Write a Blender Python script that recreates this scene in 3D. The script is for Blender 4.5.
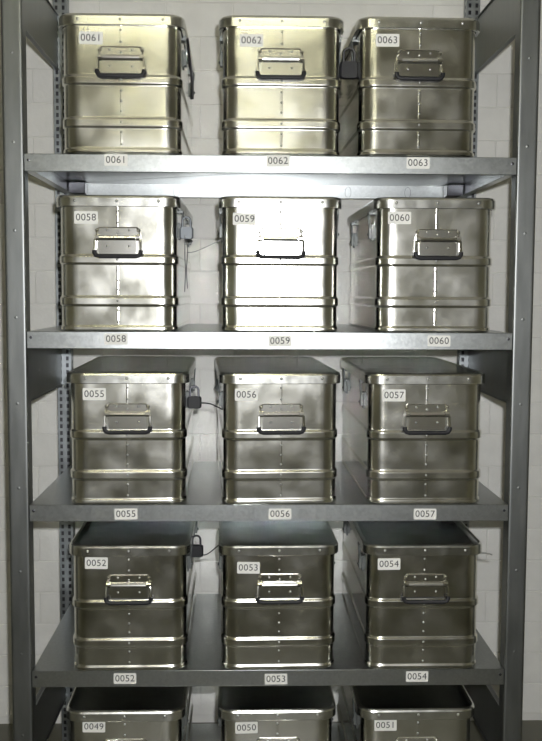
import bpy, math, random
from mathutils import Vector, Matrix
random.seed(7)
for o in list(bpy.data.objects):
    bpy.data.objects.remove(o, do_unlink=True)
scn = bpy.context.scene
COL = scn.collection

# ------------------------------------------------------------------ camera
F_PX, W_PX, H_PX = 970.4, 542, 741
CAM = Vector((-0.0735, -2.8538, 1.6997))
PITCH, YAW, ROLL = 0.0797, 0.0258, 0.0047
fwd = Vector((math.sin(YAW)*math.cos(PITCH), math.cos(YAW)*math.cos(PITCH), -math.sin(PITCH)))
rt0 = Vector((math.cos(YAW), -math.sin(YAW), 0.0))
up0 = rt0.cross(fwd)
rt = rt0*math.cos(ROLL) + up0*math.sin(ROLL)
up = up0*math.cos(ROLL) - rt0*math.sin(ROLL)
cd = bpy.data.cameras.new('camera')
cd.sensor_fit = 'VERTICAL'
cd.sensor_height = 24.0
cd.lens = F_PX/H_PX*24.0
cd.clip_start = 0.02
cam = bpy.data.objects.new('camera', cd)
COL.objects.link(cam)
cam.matrix_world = Matrix(((rt.x, up.x, -fwd.x, CAM.x), (rt.y, up.y, -fwd.y, CAM.y),
                           (rt.z, up.z, -fwd.z, CAM.z), (0, 0, 0, 1)))
scn.camera = cam

def at_y(x, y, Y):
    """point of the pixel's ray on the vertical plane Y (the plane the thing stands in)"""
    d = rt*((x-W_PX/2)/F_PX) - up*((y-H_PX/2)/F_PX) + fwd
    return CAM + d*((Y-CAM.y)/d.y)

# ------------------------------------------------------------------ world, lights, exposure
w = bpy.data.worlds.new('World'); scn.world = w
w.use_nodes = True
w.node_tree.nodes['Background'].inputs[0].default_value = (1.0, 0.93, 0.78, 1)
w.node_tree.nodes['Background'].inputs[1].default_value = 0.02
scn.view_settings.view_transform = 'Standard'
scn.view_settings.look = 'None'
scn.view_settings.gamma = 1.0
scn.view_settings.use_curve_mapping = False
scn.view_settings.exposure = 0.0
scn.cycles.blur_glossy = 0.0
scn.cycles.sample_clamp_indirect = 0.0

FLASH_W = 30.0
ld = bpy.data.lights.new('camera_flash', 'SPOT')          # the camera's flash unit
ld.energy = FLASH_W*8
ld.color = (0.97, 0.98, 1.0)
ld.shadow_soft_size = 0.022
ld.spot_size = math.radians(120)
ld.spot_blend = 1.0
fl = bpy.data.objects.new('camera_flash', ld)
COL.objects.link(fl)
fl.location = CAM + Vector((0.05, 0.02, 0.09))
fl.rotation_euler = cam.matrix_world.to_euler()

# ------------------------------------------------------------------ materials
def mat(name, color, metallic=0.0, rough=0.5, **kw):
    m = bpy.data.materials.new(name); m.use_nodes = True
    b = m.node_tree.nodes['Principled BSDF']
    b.inputs['Base Color'].default_value = (*color, 1)
    b.inputs['Metallic'].default_value = metallic
    b.inputs['Roughness'].default_value = rough
    return m

def nd(m, t, **kw):
    n = m.node_tree.nodes.new(t)
    for k, v in kw.items():
        setattr(n, k, v)
    return n

def noisy(m, scale, c1, c2, r1, r2, bump=0.0, bscale=None, kind='noise', stretch=(1, 1, 1), detail=4.0):
    """colour and roughness from a noise in object space, shifted per object; optional fine relief"""
    L = m.node_tree.links.new
    b = m.node_tree.nodes['Principled BSDF']
    tc = nd(m, 'ShaderNodeTexCoord'); oi = nd(m, 'ShaderNodeObjectInfo')
    sc = nd(m, 'ShaderNodeVectorMath', operation='SCALE'); sc.inputs[0].default_value = (17.3, 9.1, 23.7)
    L(oi.outputs['Random'], sc.inputs['Scale'])
    mp = nd(m, 'ShaderNodeMapping'); mp.inputs['Scale'].default_value = stretch
    L(tc.outputs['Object'], mp.inputs['Vector'])
    ad = nd(m, 'ShaderNodeVectorMath', operation='ADD')
    L(mp.outputs[0], ad.inputs[0]); L(sc.outputs[0], ad.inputs[1])
    if kind == 'voronoi':
        t = nd(m, 'ShaderNodeTexVoronoi'); t.inputs['Scale'].default_value = scale
        f = t.outputs['Color']
        sep = nd(m, 'ShaderNodeSeparateColor'); L(f, sep.inputs[0]); f = sep.outputs[0]
    else:
        t = nd(m, 'ShaderNodeTexNoise'); t.inputs['Scale'].default_value = scale
        t.inputs['Detail'].default_value = detail
        f = t.outputs['Fac']
    L(ad.outputs[0], t.inputs['Vector'])
    cr = nd(m, 'ShaderNodeValToRGB')
    cr.color_ramp.elements[0].color = (*c1, 1); cr.color_ramp.elements[1].color = (*c2, 1)
    if kind != 'voronoi':
        cr.color_ramp.elements[0].position = 0.3; cr.color_ramp.elements[1].position = 0.7
    L(f, cr.inputs[0]); L(cr.outputs[0], b.inputs['Base Color'])
    mr = nd(m, 'ShaderNodeMapRange'); mr.inputs['From Min'].default_value = 0.3; mr.inputs['From Max'].default_value = 0.7
    mr.inputs['To Min'].default_value = r1; mr.inputs['To Max'].default_value = r2
    L(f, mr.inputs['Value']); L(mr.outputs[0], b.inputs['Roughness'])
    if bump:
        t2 = nd(m, 'ShaderNodeTexNoise'); t2.inputs['Scale'].default_value = bscale or scale
        t2.inputs['Detail'].default_value = 2.5
        L(ad.outputs[0], t2.inputs['Vector'])
        bp = nd(m, 'ShaderNodeBump'); bp.inputs['Strength'].default_value = 1.0; bp.inputs['Distance'].default_value = bump
        L(t2.outputs['Fac'], bp.inputs['Height']); L(bp.outputs[0], b.inputs['Normal'])
    return m

M_ALU = noisy(mat('aluminium_sheet', (.8, .8, .78), 1.0, .25), 11.0, (.67, .66, .59), (.81, .80, .75), .165, .27, bump=.0034, bscale=4.8, detail=5.0)
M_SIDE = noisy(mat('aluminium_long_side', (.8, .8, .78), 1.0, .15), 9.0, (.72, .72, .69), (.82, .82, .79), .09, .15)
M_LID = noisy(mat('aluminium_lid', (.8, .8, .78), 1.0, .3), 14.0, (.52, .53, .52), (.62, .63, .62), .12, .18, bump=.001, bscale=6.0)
M_RIM = noisy(mat('aluminium_rim', (.8, .8, .78), 1.0, .38), 30.0, (.70, .70, .66), (.80, .80, .76), .20, .27)
M_ZINC = noisy(mat('galvanised_steel', (.6, .62, .62), 1.0, .4), 160.0, (.46, .48, .48), (.52, .54, .54), .305, .325, kind='voronoi')
M_POST = noisy(mat('galvanised_post', (.6, .62, .62), 1.0, .4), 40.0, (.24, .25, .245), (.28, .29, .285), .40, .44, stretch=(1, 1, .15))
M_REAR = noisy(mat('dark_zinc_post', (.2, .2, .2), 1.0, .4), 40.0, (.28, .30, .31), (.34, .36, .37), .38, .45)
M_CHROME = mat('bright_steel', (.83, .82, .79), 1.0, .18)
M_RIVET = mat('rivet_steel', (.66, .66, .64), 1.0, .36)
M_BLACK = mat('black_rubber', (.010, .010, .012), 0.0, .6)
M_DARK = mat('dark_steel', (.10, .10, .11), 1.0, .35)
M_GREYLOCK = mat('grey_steel', (.16, .175, .19), .4, .5)
M_LATCH = mat('dull_latch_steel', (.16, .17, .165), .6, .5)
M_CABLE = mat('steel_cable', (.16, .16, .17), .8, .4)
M_PAPER = noisy(mat('label_paper', (.8, .8, .76), 0, .6), 40.0, (.78, .77, .72), (.84, .83, .79), .55, .65)
M_INK = mat('black_ink', (.03, .03, .035), 0, .6)
M_WALL = noisy(mat('white_painted_brick', (.75, .74, .70), 0, .55), 12.0, (.74, .73, .69), (.80, .79, .75), .5, .65, bump=.0012, bscale=60.0)
M_MORTAR = noisy(mat('white_painted_joint', (.70, .69, .65), 0, .6), 12.0, (.70, .69, .65), (.76, .75, .71), .55, .7)
M_PLASTER = noisy(mat('room_plaster', (.7, .66, .56), 0, .7), 5.0, (.52, .51, .43), (.58, .57, .48), .65, .75)
M_CEIL = noisy(mat('ceiling_paint', (.75, .72, .62), 0, .7), 5.0, (.74, .71, .62), (.79, .76, .67), .65, .75)
M_FLOOR = noisy(mat('concrete_floor', (.10, .10, .09), 0, .5), 8.0, (.12, .118, .09), (.15, .147, .115), .4, .6)
M_LAMP = bpy.data.materials.new('fluorescent_tube'); M_LAMP.use_nodes = True
_b = M_LAMP.node_tree.nodes['Principled BSDF']
_b.inputs['Emission Color'].default_value = (1.0, .97, .67, 1)
_b.inputs['Emission Strength'].default_value = 17.5
M_HOUSING = mat('lamp_housing', (.8, .8, .78), 0, .4)

# ------------------------------------------------------------------ mesh helpers
class MB:
    def __init__(self):
        self.v = []; self.f = []; self.mi = []; self.sm = []
    def add(self, vs, fs, mi=0, smooth=False):
        n = len(self.v)
        self.v += [tuple(p) for p in vs]
        for f in fs:
            self.f.append(tuple(i+n for i in f)); self.mi.append(mi); self.sm.append(smooth)
        return self
    def box(self, x0, x1, y0, y1, z0, z1, mi=0):
        return self.add([(x, y, z) for z in (z0, z1) for y in (y0, y1) for x in (x0, x1)],
                        [(0, 2, 3, 1), (4, 5, 7, 6), (0, 1, 5, 4), (2, 6, 7, 3), (0, 4, 6, 2), (1, 3, 7, 5)], mi)
    def loft(self, loops, closed=True, cap0=True, cap1=True, mi=0, smooth=True):
        n = len(loops[0]); vs = [p for l in loops for p in l]; fs = []
        for k in range(len(loops)-1):
            for i in range(n if closed else n-1):
                j = (i+1) % n
                fs.append((k*n+i, k*n+j, (k+1)*n+j, (k+1)*n+i))
        self.add(vs, fs, mi, smooth)
        if cap0: self.add(loops[0], [tuple(range(n))[::-1]], mi)
        if cap1: self.add(loops[-1], [tuple(range(n))], mi)
        return self
    def tube(self, pts, r, n=8, closed=False, mi=0):
        pts = [Vector(p) for p in pts]; loops = []; m = len(pts); prev = None
        for i, p in enumerate(pts):
            a = pts[(i-1) % m] if (closed or i > 0) else p
            b = pts[(i+1) % m] if (closed or i < m-1) else p
            t = (b-a).normalized()
            u = Vector((0, 0, 1)) if prev is None else prev
            if abs(u.dot(t)) > .98: u = Vector((0, 1, 0)) if abs(t.y) < .9 else Vector((1, 0, 0))
            u = (u-t*u.dot(t)).normalized(); prev = u; s = t.cross(u)
            loops.append([p+(u*math.cos(2*math.pi*k/n)+s*math.sin(2*math.pi*k/n))*r for k in range(n)])
        if closed: loops.append(loops[0])
        return self.loft(loops, True, not closed, not closed, mi)
    def dome(self, c, r, h, axis=(0, -1, 0), n=8, mi=0):
        ax = Vector(axis).normalized(); u = ax.orthogonal().normalized(); s = ax.cross(u); c = Vector(c)
        ring = lambda rr, hh: [c+ax*hh+(u*math.cos(2*math.pi*k/n)+s*math.sin(2*math.pi*k/n))*rr for k in range(n)]
        return self.loft([ring(r, 0), ring(r*.8, h*.42), ring(r*.5, h*.78), ring(r*.2, h)], True, False, True, mi)
    def mesh(self, name, mats, bevel=0.0):
        me = bpy.data.meshes.new(name)
        me.from_pydata(self.v, [], self.f)
        for m in (mats if isinstance(mats, (list, tuple)) else [mats]): me.materials.append(m)
        me.polygons.foreach_set('material_index', self.mi)
        me.polygons.foreach_set('use_smooth', self.sm)
        me.update()
        me.set_sharp_from_angle(angle=math.radians(22))
        if bevel:
            import bmesh
            bm = bmesh.new(); bm.from_mesh(me)
            bmesh.ops.remove_doubles(bm, verts=bm.verts, dist=1e-6)
            es = [e for e in bm.edges if len(e.link_faces) == 2 and e.calc_face_angle(0) > .6]
            bmesh.ops.bevel(bm, geom=es, offset=bevel, segments=2, profile=.5, affect='EDGES')
            bm.to_mesh(me); bm.free()
        return me

def link(name, me, parent=None, loc=(0, 0, 0), rot=(0, 0, 0)):
    o = bpy.data.objects.new(name, me)
    COL.objects.link(o)
    o.parent = parent; o.location = loc; o.rotation_euler = rot
    return o
def tag(o, label, cat, group=None):
    o['label'] = label; o['category'] = cat
    if group: o['group'] = group
    return o
def structure(o):
    o['kind'] = 'structure'
    return o

def rrect(x0, x1, y0, y1, r, z, n=6, sup=0):
    pts = []
    for cx, cy, a0 in ((x1-r, y0+r, -90), (x1-r, y1-r, 0), (x0+r, y1-r, 90), (x0+r, y0+r, 180)):
        arc = [(cx+r*math.cos(math.radians(a0+90*k/n)), cy+r*math.sin(math.radians(a0+90*k/n)), z) for k in range(n+1)]
        if sup:        # a support point on the flat just before and after the arc keeps the panels flat
            d0 = (arc[0][0]-sup*math.cos(math.radians(a0+90)), arc[0][1]-sup*math.sin(math.radians(a0+90)), z)
            d1 = (arc[-1][0]+sup*math.cos(math.radians(a0+180)), arc[-1][1]+sup*math.sin(math.radians(a0+180)), z)
            arc = [d0]+arc+[d1]
        pts += arc
    return pts

_text = {}
def text_geo(s, size):
    if (s, size) not in _text:
        c = bpy.data.curves.new('text', 'FONT'); c.body = s; c.size = size
        c.align_x = 'CENTER'; c.align_y = 'CENTER'; c.resolution_u = 4; c.space_character = 1.06
        o = bpy.data.objects.new('text', c); COL.objects.link(o)
        me = bpy.data.meshes.new_from_object(o.evaluated_get(bpy.context.evaluated_depsgraph_get()))
        _text[(s, size)] = ([tuple(v.co) for v in me.vertices], [tuple(p.vertices) for p in me.polygons])
        bpy.data.objects.remove(o); bpy.data.curves.remove(c); bpy.data.meshes.remove(me)
    return _text[(s, size)]

def sticker_mesh(num, wd=.068, ht=.036):
    """paper label with its printed number, front towards -Y, centred on the origin"""
    b = MB(); t = .0007
    pts = [(p[0], p[1]) for p in rrect(-wd/2, wd/2, -ht/2, ht/2, .003, 0, 2)]
    b.loft([[(x, 0, z) for x, z in pts], [(x, -t, z) for x, z in pts]], True, True, True, 0, False)
    vs, fs = text_geo(num, .0285)
    b.add([(x, -t-.0003, y) for x, y, z in vs], fs, 1)
    return b.mesh('label_sticker', [M_PAPER, M_INK])

# ------------------------------------------------------------------ the room
WALL_Y = 0.875
XL, XR, YF, ZC = -2.6, 2.6, -6.0, 3.3
b = MB(); b.box(XL, XR, YF, WALL_Y+.1, -.1, 0)
structure(link('floor', b.mesh('floor', M_FLOOR)))
b = MB(); b.box(XL, XR, YF, WALL_Y+.1, ZC, ZC+.1)
structure(link('ceiling', b.mesh('ceiling', M_CEIL)))
b = MB(); b.box(XL-.1, XL, YF, WALL_Y+.1, 0, ZC)
structure(link('wall_left', b.mesh('wall_left', M_PLASTER)))
b = MB(); b.box(XR, XR+.1, YF, WALL_Y+.1, 0, ZC)
structure(link('wall_right', b.mesh('wall_right', M_PLASTER)))
b = MB(); b.box(XL, XR, YF-.1, YF, 0, ZC)
structure(link('wall_front', b.mesh('wall_front', M_PLASTER)))
b = MB(); b.box(XL, XR, WALL_Y+.004, WALL_Y+.1, 0, ZC)
b.box(XL, -1.25, WALL_Y, WALL_Y+.004, 0, ZC); b.box(1.25, XR, WALL_Y, WALL_Y+.004, 0, ZC); b.box(-1.25, 1.25, WALL_Y, WALL_Y+.004, 3.03, ZC)
wall = structure(link('wall_back', b.mesh('wall_back', M_MORTAR)))
def brick_mesh(bw, bh):
    m = MB(); c = .002
    out = [(0, bh*0), (bw, 0), (bw, bh), (0, bh)]
    inn = [(c, c), (bw-c, c), (bw-c, bh-c), (c, bh-c)]
    lo = lambda p, y: [(x, y, z) for x, z in p]
    m.loft([lo(out, .0045), lo(out, .0012), lo(inn, 0)], True, False, True, 0, False)
    return m.mesh('brick', M_WALL)
BW, BH, JT = .25, .125, .003
full = brick_mesh(BW-.0012, BH-JT); half = brick_mesh(BW/2-.0012, BH-JT)
for r in range(24):
    z = .03+r*BH
    x = -1.25
    seq = [BW]*10 if r % 2 == 0 else [BW/2]+[BW]*9+[BW/2]
    for wd in seq:
        link('brick', full if wd == BW else half, wall, (x+.0006, WALL_Y-random.uniform(0, .0006), z+JT/2))
        x += wd

# two ceiling lights over the aisle
for i, (lx, ly) in enumerate(((-.25, -1.6), (-.25, -4.4))):
    t = link('ceiling_light', None, None, (lx, ly, ZC-.30))
    tag(t, ['long fluorescent ceiling light over the aisle near the rack', 'long fluorescent ceiling light over the aisle far from the rack'][i], 'light', 'aisle ceiling lights')
    m = MB(); m.box(-.65, .65, -.025, .025, -.05, 0); link('housing', m.mesh('housing', M_HOUSING, .006), t)
    for s in (-.5, .5):
        m = MB(); m.tube([(s, 0, -.005), (s, 0, .30)], .006, 8); link('hanger', m.mesh('hanger', M_HOUSING), t)
    for s in (-1, 1):
        m = MB(); m.tube([(-.6, s*.045, -.03), (.6, s*.045, -.03)], .014, 10); link('tube', m.mesh('tube', M_LAMP), t)

# ------------------------------------------------------------------ the rack
XI, XO = .715, .776            # inner and outer faces of the posts
D = .75                        # rack depth
SHELF_Z = [2.0972, 1.5850, 1.0700, 0.5625, 0.0540]
LIP = .050
rack = link('shelving_rack', None, None, (0, 0, 0))
tag(rack, 'grey galvanised steel shelving rack with five shelves against the white wall', 'shelving')
POST_H = 2.95
# front posts: rolled C channel
for s in (-1, 1):
    m = MB(); t = .0025
    rr = .007
    prof = [(XI, .05)]+[(XI+rr-rr*math.cos(math.radians(a)), rr-rr*math.sin(math.radians(a))) for a in range(0, 91, 15)]
    prof += [(XI+rr+.004, 0), (XO-rr-.004, 0)]+[(XO-rr+rr*math.sin(math.radians(a)), rr-rr*math.cos(math.radians(a))) for a in range(0, 91, 15)]
    prof += [(XO, .05), (XO-.014, .05), (XO-.014, .05-t), (XO-t, .05-t), (XO-t, rr), (XO-rr, t), (XI+rr, t), (XI+t, rr), (XI+t, .05)]
    prof = [(s*x, y) for x, y in prof]
    if s > 0: prof = prof[::-1]
    m.loft([[(x, y, 0) for x, y in prof], [(x, y, POST_H) for x, y in prof]], True, True, True, 0, True)
    p = link('post', m.mesh('post', M_POST), rack)
    rv = MB(); rv.dome((0, 0, 0), .0045, .0007)
    rme = rv.mesh('bolt_head', M_POST)
    for zz in [.11+.2525*k for k in range(12)]:
        link('bolt_head', rme, p, (s*(XI+XO)/2, 0, zz))
    fm = MB(); fm.box(s*(XI+XO)/2-.04, s*(XI+XO)/2+.04, -.012, .07, 0, .004); link('foot_plate', fm.mesh('foot_plate', M_ZINC, .001), p)
# rear posts: perforated angle
def perforated(m, x0, x1, y, z0, z1, pitch, cols, hw, hh, axis='x', t=.002):
    """a thin plate with real slots: cols = slot centres across"""
    def pb(a0, a1, c0, c1):
        if axis == 'x': m.box(a0, a1, y, y+t, c0, c1)
        else: m.box(y, y+t, a0, a1, c0, c1)
    edges = [x0]+[e for c in cols for e in (c-hw/2, c+hw/2)]+[x1]
    for i in range(0, len(edges), 2): pb(edges[i], edges[i+1], z0, z1)
    n = int((z1-z0)/pitch)
    for i in range(n):
        for c in cols:
            pb(c-hw/2, c+hw/2, z0+i*pitch+hh, z0+(i+1)*pitch)
for s in (-1, 1):
    m = MB()
    a, c = sorted((s*XI, s*(XO-.012)))
    perforated(m, a, c, D-.045, 0, POST_H, .025, [a+.012, c-.012], .010, .015)
    perforated(m, D-.043, D, s*XI if s < 0 else XI-.0, 0, POST_H, .025, [D-.022], .010, .014, axis='y')
    m.box(a+.001, c-.001, D-.018, D-.016, 0, POST_H, 1)  # dark strip added behind the slots: shade of the holes put in as colour
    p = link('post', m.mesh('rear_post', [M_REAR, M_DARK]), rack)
# depth braces
for s in (-1, 1):
    for z0, z1 in ((2.49, 2.68), (1.36, 1.55), (.185, .38)):
        m = MB(); m.box(s*.75-.0015, s*.75+.0015, .03, D-.03, z0, z1)
        for zz in (z0, z1-.002): m.box(s*.75-.008, s*.75+.008, .03, D-.03, zz, zz+.002)
        link('side_brace', m.mesh('side_brace', M_POST), rack)
# shelves
SHELF_NUM = [[('0061', 116, 160), ('0062', 278, 161), ('0063', 418, 163)], [('0058', 116, 339), ('0059', 280, 341), ('0060', 439, 341)],
             [('0055', 126, 514), ('0056', 280, 514), ('0057', 425, 514)], [('0052', 125, 678.5), ('0053', 276, 679), ('0054', 417, 676.5)], []]
t = .0016
m = MB()
m.box(-XI+.001, XI-.001, 0, D, -t, 0)                                   # deck
m.box(-XI+.001, XI-.001, 0, t, -LIP, -t); m.box(-XI+.001, XI-.001, D-t, D, -LIP, -t)       # front and rear lips
m.box(-XI+.001, XI-.001, t, .016, -LIP, -LIP+t); m.box(-XI+.001, XI-.001, D-.016, D-t, -LIP, -LIP+t)
for s in (-1, 1):
    x0, x1 = sorted((s*(XI-.001), s*(XI-.001-t))); m.box(x0, x1, t, D-t, -LIP, -t)
    x0, x1 = sorted((s*(XI-.001), s*(XI-.026))); m.box(x0, x1, .016, D-.016, -LIP, -LIP+t)
shelf_me = m.mesh('shelf', M_ZINC, .0008)
m = MB()
m.box(-.012, .012, -.0015, 0, -.016, .016); m.dome((0, -.0015, 0), .005, .004)
clip_me = m.mesh('shelf_clip', M_ZINC)
m = MB(); m.dome((0, 0, 0), .0045, .0008); hole_me = m.mesh('bolt_hole', M_DARK)
m = MB(); m.box(-.03, .03, -.03, .03, -.046, -.004)
m.v = [(x, y, z) for x, y, z in m.v]
brk_me = m.mesh('corner_bracket', M_DARK, .003)
for k, z in enumerate(SHELF_Z):
    sh = link('shelf', shelf_me, rack, (0, 0, z))
    for s in (-1, 1):
        link('bolt_hole', hole_me, sh, (s*(XI-.012), 0, -.018))
        link('corner_bracket', brk_me, sh, (s*(XI-.034), D-.048, 0))
    for num, px, py in SHELF_NUM[k]:
        p = at_y(px, py, 0)
        link('label_sticker', sticker_mesh(num, .068, .033), sh, (p.x, -.0002, p.z-z), (0, random.uniform(-.015, .015), 0))
    # punched half-round marks on the rear lip
    for xx in (-.33, .005, .30, .52):
        pts = [(.011*math.cos(a), 0, .020*math.sin(a)) for a in [2*math.pi*i/20 for i in range(20)]]
        mm = MB(); mm.tube(pts, .0007, 5, True)
        link('punched_ring', mm.mesh('punched_ring', M_DARK), sh, (xx, D-t-.0008, -.0275))

# ------------------------------------------------------------------ the boxes
BXW, BXL, BXH = .340, .735, .395      # body width, length, overall height
LIDW, LIDL, RIM = .364, .750, .033
def body_mesh():
    prof = [(.000, -.006), (.002, -.002), (.004, .002), (.006, .003), (.012, .003)]+[(.012+.008*q/6, .003*(1+math.cos(math.pi*q/6))/2) for q in range(1, 7)]+[(.022, 0)]
    for z0, z1 in ((.073, .106), (.194, .226)):
        prof += [(z0-.002, 0)]+[(z0+.007*q/7, .0045*(1-math.cos(math.pi*q/7))/2) for q in range(8)]+[(z0+.009, .0045)]
        prof += [(z1-.011, .0045)]+[(z1-.009+.009*q/8, .0045*(1+math.cos(math.pi*q/8))/2) for q in range(9)]+[(z1+.002, 0)]
    prof += [(BXH-RIM-.006, 0), (BXH-.012, 0)]
    y0 = (LIDL-BXL)/2
    loops = [rrect(-BXW/2-o, BXW/2+o, y0-o, y0+BXL+o, .045+o*.5, z, 7, .012) for z, o in prof]
    m = MB(); m.loft(loops, True, True, True)
    for za, zb in ((.022, .071), (.108, .191), (.229, BXH-RIM)):          # overlapped seam down the middle
        arc = [(-.0035+.007*q/6, y0-.0005*math.sin(math.pi*q/6)+.0001) for q in range(7)]
        m.loft([[(x, y, za) for x, y in arc], [(x, y, zb) for x, y in arc]], False, False, False)
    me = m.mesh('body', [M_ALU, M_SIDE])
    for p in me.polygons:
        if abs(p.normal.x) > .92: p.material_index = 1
    return me
def rim_mesh():
    prof = [(BXH-RIM, -.010), (BXH-RIM, -.001), (BXH-RIM+.0015, 0), (BXH-.008, 0), (BXH-.003, -.0022), (BXH, -.007), (BXH-.001, -.012), (BXH-.003, -.013)]
    m = MB()
    m.loft([rrect(-LIDW/2-o, LIDW/2+o, -o, LIDL+o, .050+o, z, 7, .012) for z, o in prof], True, False, False)
    return m.mesh('lid_rim', M_RIM)
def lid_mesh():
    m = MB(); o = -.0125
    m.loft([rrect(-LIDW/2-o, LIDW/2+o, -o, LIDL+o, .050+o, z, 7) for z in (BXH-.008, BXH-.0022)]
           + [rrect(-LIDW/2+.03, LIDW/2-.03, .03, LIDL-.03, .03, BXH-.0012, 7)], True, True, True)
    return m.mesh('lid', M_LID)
def plate_mesh():
    """riveted handle plate, back on the origin, front towards -Y"""
    m = MB(); T = .0022
    up_ = [(-.044, .031), (-.058, .034), (-.064, .040), (-.064, .052), (-.056, .060), (.056, .060), (.064, .052), (.064, .040), (.058, .034), (.044, .031)]
    sh = lambda P, k: [(x*(1-k/.064), .046+(z-.046)*(1-k/.015)) for x, z in P]
    m.loft([[(x, 0, z) for x, z in up_], [(x, -.0008, z) for x, z in up_], [(x, -.0034, z) for x, z in sh(up_, .0022)], [(x, -T, z) for x, z in sh(up_, .0040)]], True, True, True, 0, False)
    lo = [(-.055, -.018), (-.055, .031), (.055, .031), (.055, -.018)]
    m.loft([[(x, 0, z) for x, z in lo], [(x, -.0016, z) for x, z in lo]], True, True, True, 0, False)
    # rolled hinge sleeve with end ears
    m.tube([(-.052, -.0075, .028), (.052, -.0075, .028)], .0068, 12)
    for s in (-1, 1):
        m.tube([(s*.053, -.006, .029), (s*.066, -.006, .029)], .0085, 10)
        m.dome((s*.060, -T, .050), .006, .004)
    m.box(-.050, .050, -.010, 0, .031, .0345)
    me = m.mesh('handle_plate', M_CHROME)
    # wind faces outwards
    return me
def bail_mesh():
    m = MB()
    pts = [(-.060, -.008, .027), (-.066, -.010, .022), (-.067, -.0125, -.012), (-.063, -.0135, -.020), (-.054, -.014, -.024)]
    pts = pts+[(-x, y, z) for x, y, z in pts[::-1]]
    m.tube(pts, .0034, 8)
    return m.mesh('bail', M_CHROME)
def grip_mesh():
    m = MB()
    pts = [(-.067, -.0125, -.008), (-.0665, -.0130, -.016), (-.062, -.0135, -.0225), (-.054, -.014, -.025)]
    pts = pts+[(-x, y, z) for x, y, z in pts[::-1]]
    m.tube(pts, .0066, 10)
    return m.mesh('grip', M_BLACK)
def latch_mesh():
    """toggle latch for the long side, back on x=0, front towards +X"""
    m = MB()
    m.box(0, .003, -.020, .020, -.085, -.034); m.box(.003, .011, -.012, .012, -.078, -.036)
    m.tube([(.008, -.016, -.045), (.011, -.016, -.004), (.011, .016, -.004), (.008, .016, -.045)], .0022, 6)
    m.box(.0, .013, -.019, .019, -.006, .002)
    m.dome((.011, 0, -.065), .006, .005, (1, 0, 0))
    return m.mesh('latch', M_LATCH, .0006)
body_me, rim_me, lid_me = body_mesh(), rim_mesh(), lid_mesh()
plate_me, bail_me, grip_me, latch_me = plate_mesh(), bail_mesh(), grip_mesh(), latch_mesh()
rv = MB(); rv.dome((0, 0, 0), .0036, .0014); rivet_me = rv.mesh('rivet', M_RIVET)
rv = MB(); rv.dome((0, 0, 0), .0046, .0018); rimrivet_me = rv.mesh('rim_rivet', M_RIVET)
Y_BODY = (LIDL-BXL)/2

ROWS = ['top shelf', 'second shelf down', 'middle shelf', 'fourth shelf down', 'bottom shelf']
#         number  x centre  yaw(deg)  y front   label centre (px)      look
BOXES = [[('0061', -0.4345, 0.4, .012, 91, 38), ('0062', 0.0270, 0.0, .014, 251.5, 40.5), ('0063', 0.4260, 1.2, .012, 387.5, 40.5)],
         [('0058', -0.4485, 0.0, .012, 86, 217.5), ('0059', 0.0260, 0.2, .014, 244.5, 219), ('0060', 0.4835, 0.6, .012, 399.5, 218)],
         [('0055', -0.4235, 1.2, .016, 94.5, 394), ('0056', 0.0310, 3.0, .014, 246.5, 394.5), ('0057', 0.4640, 0.8, .012, 394, 395.3)],
         [('0052', -0.4220, 0.6, .012, 96.5, 563), ('0053', 0.0280, 1.4, .014, 248.5, 567.5), ('0054', 0.4650, 0.3, .012, 389, 564)],
         [('0049', -0.4375, 0.4, .012, 94, 726.5), ('0050', 0.0250, 0.8, .014, 246.5, 727.5), ('0051', 0.4535, 0.4, .012, 385.5, 725)]]
SIDE = ['at the left end of the', 'in the middle of the', 'at the right end of the']
box_root = {}
for k, row in enumerate(BOXES):
    for c, (num, xc, yaw, yf, lx, ly) in enumerate(row):
        z = SHELF_Z[k]
        yf -= .022; zs = (1, 1, 1, .978, .978)[k]
        r = link('storage_box', None, None, (xc, yf, z), (0, 0, math.radians(yaw))); r.scale = (1, 1, zs)
        tag(r, 'riveted aluminium storage box numbered %s, %s %s' % (num, SIDE[c], ROWS[k]), 'box', 'numbered aluminium boxes on the rack')
        box_root[num] = r
        bd = link('body', body_me, r)
        for zz in (.028, .062, .122, .150, .180, .316, .350):
            link('rivet', rivet_me, bd, (0, Y_BODY-.0003, zz))
        for zz in (.090, .210):
            link('rivet', rivet_me, bd, (0, Y_BODY-.0045, zz))
        lr = link('lid_rim', rim_me, r)
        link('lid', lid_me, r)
        for xx in (-.121, 0, .121):
            link('rivet', rimrivet_me, lr, (xx, 0, BXH-.017))
        hx = random.uniform(-.004, .004)
        hp = link('handle_plate', plate_me, r, (hx, Y_BODY, .244))
        for xx, zz, yy in ((-.032, .050, -.0022), (.032, .050, -.0022), (0, .043, -.0022), (-.032, .004, -.0016), (.032, .004, -.0016)):
            link('rivet', rivet_me, hp, (xx, yy, zz))
        bl = link('bail', bail_me, r, (hx, Y_BODY, .244))
        link('grip', grip_me, bl)
        for s in (-1, 1):
            for yy in (.15, LIDL-.15):
                link('latch', latch_me, r, (s*(BXW/2+.0), yy, BXH-RIM-.002), (0, 0, 0 if s > 0 else math.pi))
        # sticker at the place it has on this box front
        p = at_y(lx, ly, yf+Y_BODY)
        ca, sa = math.cos(-math.radians(yaw)), math.sin(-math.radians(yaw))
        dx = (p.x-xc)/math.cos(math.radians(yaw))
        link('label_sticker', sticker_mesh(num), r, (dx, Y_BODY-.0003, (p.z-z)/zs), (0, random.uniform(-.02, .02), 0))

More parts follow.
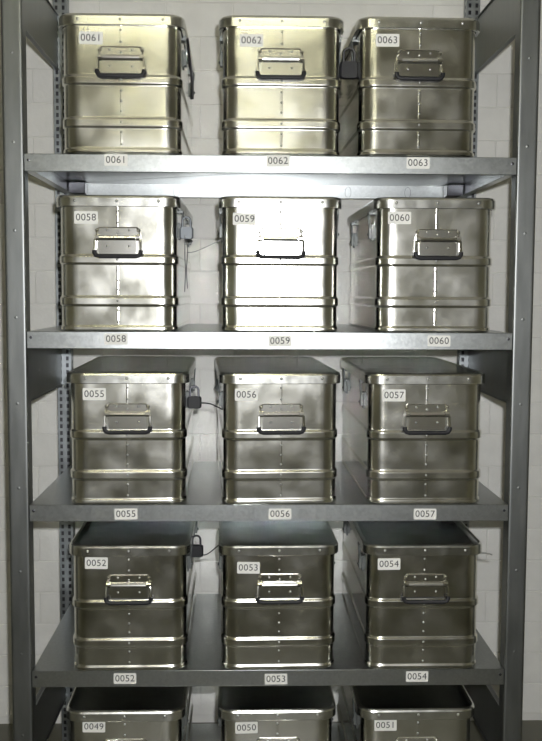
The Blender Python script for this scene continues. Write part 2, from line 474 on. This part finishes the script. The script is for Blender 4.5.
# ------------------------------------------------------------------ padlocks and cables on the box sides
def padlock(num, side, y, drop, body_mat, label, scale=1.0):
    r0 = box_root[num]
    base = r0.matrix_basis @ Vector((side*(BXW/2+.024), y, BXH-RIM-drop))
    r = link('padlock', None, None, base); r.scale = (scale,)*3
    tag(r, label, 'padlock', 'padlocks on the box sides')
    m = MB()
    pts = [(p[0], p[1]) for p in rrect(-.019, .019, -.032, 0, .006, 0, 3)]
    m.loft([[(x*.8, -.009, z) for x, z in pts], [(x, -.006, z) for x, z in pts], [(x, .006, z) for x, z in pts], [(x*.8, .009, z) for x, z in pts]], True, True, True, 0, False)
    link('lock_body', m.mesh('lock_body', body_mat), r)
    m = MB(); m.tube([(-.011, 0, -.004), (-.011, 0, .016)]+[(-.011*math.cos(a), 0, .016+.011*math.sin(a)) for a in [math.pi*i/8 for i in range(1, 8)]]+[(.011, 0, .016), (.011, 0, -.004)], .003, 7)
    link('shackle', m.mesh('shackle', M_DARK if body_mat is M_BLACK else M_GREYLOCK), r)
    return base
def cable(pts, r, label, m_=M_CABLE):
    P = [Vector(p) for p in pts]; out = []
    for i in range(len(P)-1):                       # Catmull-Rom
        p0, p1, p2, p3 = P[max(i-1, 0)], P[i], P[i+1], P[min(i+2, len(P)-1)]
        for k in range(8):
            t = k/8
            out.append(.5*((2*p1)+(p2-p0)*t+(2*p0-5*p1+4*p2-p3)*t*t+(3*p1-p0-3*p2+p3)*t**3))
    out.append(P[-1])
    m = MB(); m.tube(out, r, 6)
    o = link('security_cable', m.mesh('security_cable', m_), None)
    return tag(o, label, 'cable', 'cables between the boxes')
# straps and strings hanging down the box sides
def hang(num, side, y, top, pts, r, label, m_):
    r0 = box_root[num]
    P = [r0.matrix_basis @ Vector((side*(BXW/2+.012+dx), y+dy, BXH-RIM-top-dz)) for dx, dy, dz in pts]
    return cable(P, r, label, m_)
b1 = padlock('0055', 1, .12, .050, M_BLACK, 'black padlock hanging between boxes 0055 and 0056 on the middle shelf', 1.15)
b2 = padlock('0052', 1, .20, .020, M_BLACK, 'black padlock high up between boxes 0052 and 0053, fourth shelf down', 1.15)
b3 = padlock('0058', 1, .12, .050, M_GREYLOCK, 'grey padlock on the right side of box 0058', 1.1)
b4 = padlock('0063', -1, .10, .075, M_BLACK, 'dark padlock on the left side of box 0063', 1.5)

cable([(b1.x, b1.y+.012, b1.z-.02), (b1.x+.02, b1.y+.015, b1.z-.022), (b1.x+.05, b1.y+.02, b1.z-.026), (box_root['0056'].location.x-BXW/2-.006, b1.y+.03, b1.z-.045)], .0022,
      'black cable from a padlock to box 0056 on the middle shelf', M_BLACK)
cable([(b2.x, b2.y+.012, b2.z-.025), (b2.x+.03, b2.y+.015, b2.z-.035), (box_root['0053'].location.x-BXW/2-.006, b2.y+.02, b2.z+.005)], .0018,
      'thin dark cable rising to box 0053, fourth shelf down', M_BLACK)

hang('0061', 1, .10, .010, [(.004, 0, 0), (.008, .03, .05), (.014, .05, .11), (.016, .06, .165)], .0042, 'dark strap hanging down the right side of box 0061', M_DARK)
hang('0058', 1, .11, .075, [(.008, 0, 0), (.007, .004, .06), (.009, .002, .11), (.006, .006, .17)], .0016, 'grey string hanging below the padlock of box 0058, nearer one', M_CABLE)
hang('0058', 1, .14, .075, [(.010, 0, 0), (.014, .004, .05), (.010, .01, .10), (.013, .006, .16)], .0016, 'grey string hanging below the padlock of box 0058, farther one', M_CABLE)
x59 = box_root['0059'].location.x-BXW/2-.007
cable([(b3.x, b3.y+.02, b3.z-.075), (b3.x+.03, b3.y+.03, b3.z-.070), (x59, b3.y+.04, b3.z-.035)], .0012, 'thin grey wire rising to box 0059 on the second shelf down')
hang('0054', 1, .04, .004, [(-.008, 0, 0), (.010, -.002, .000), (.030, -.004, .004)], .0024, 'short pale wire end poking out beside the lid of box 0054', M_RIVET)
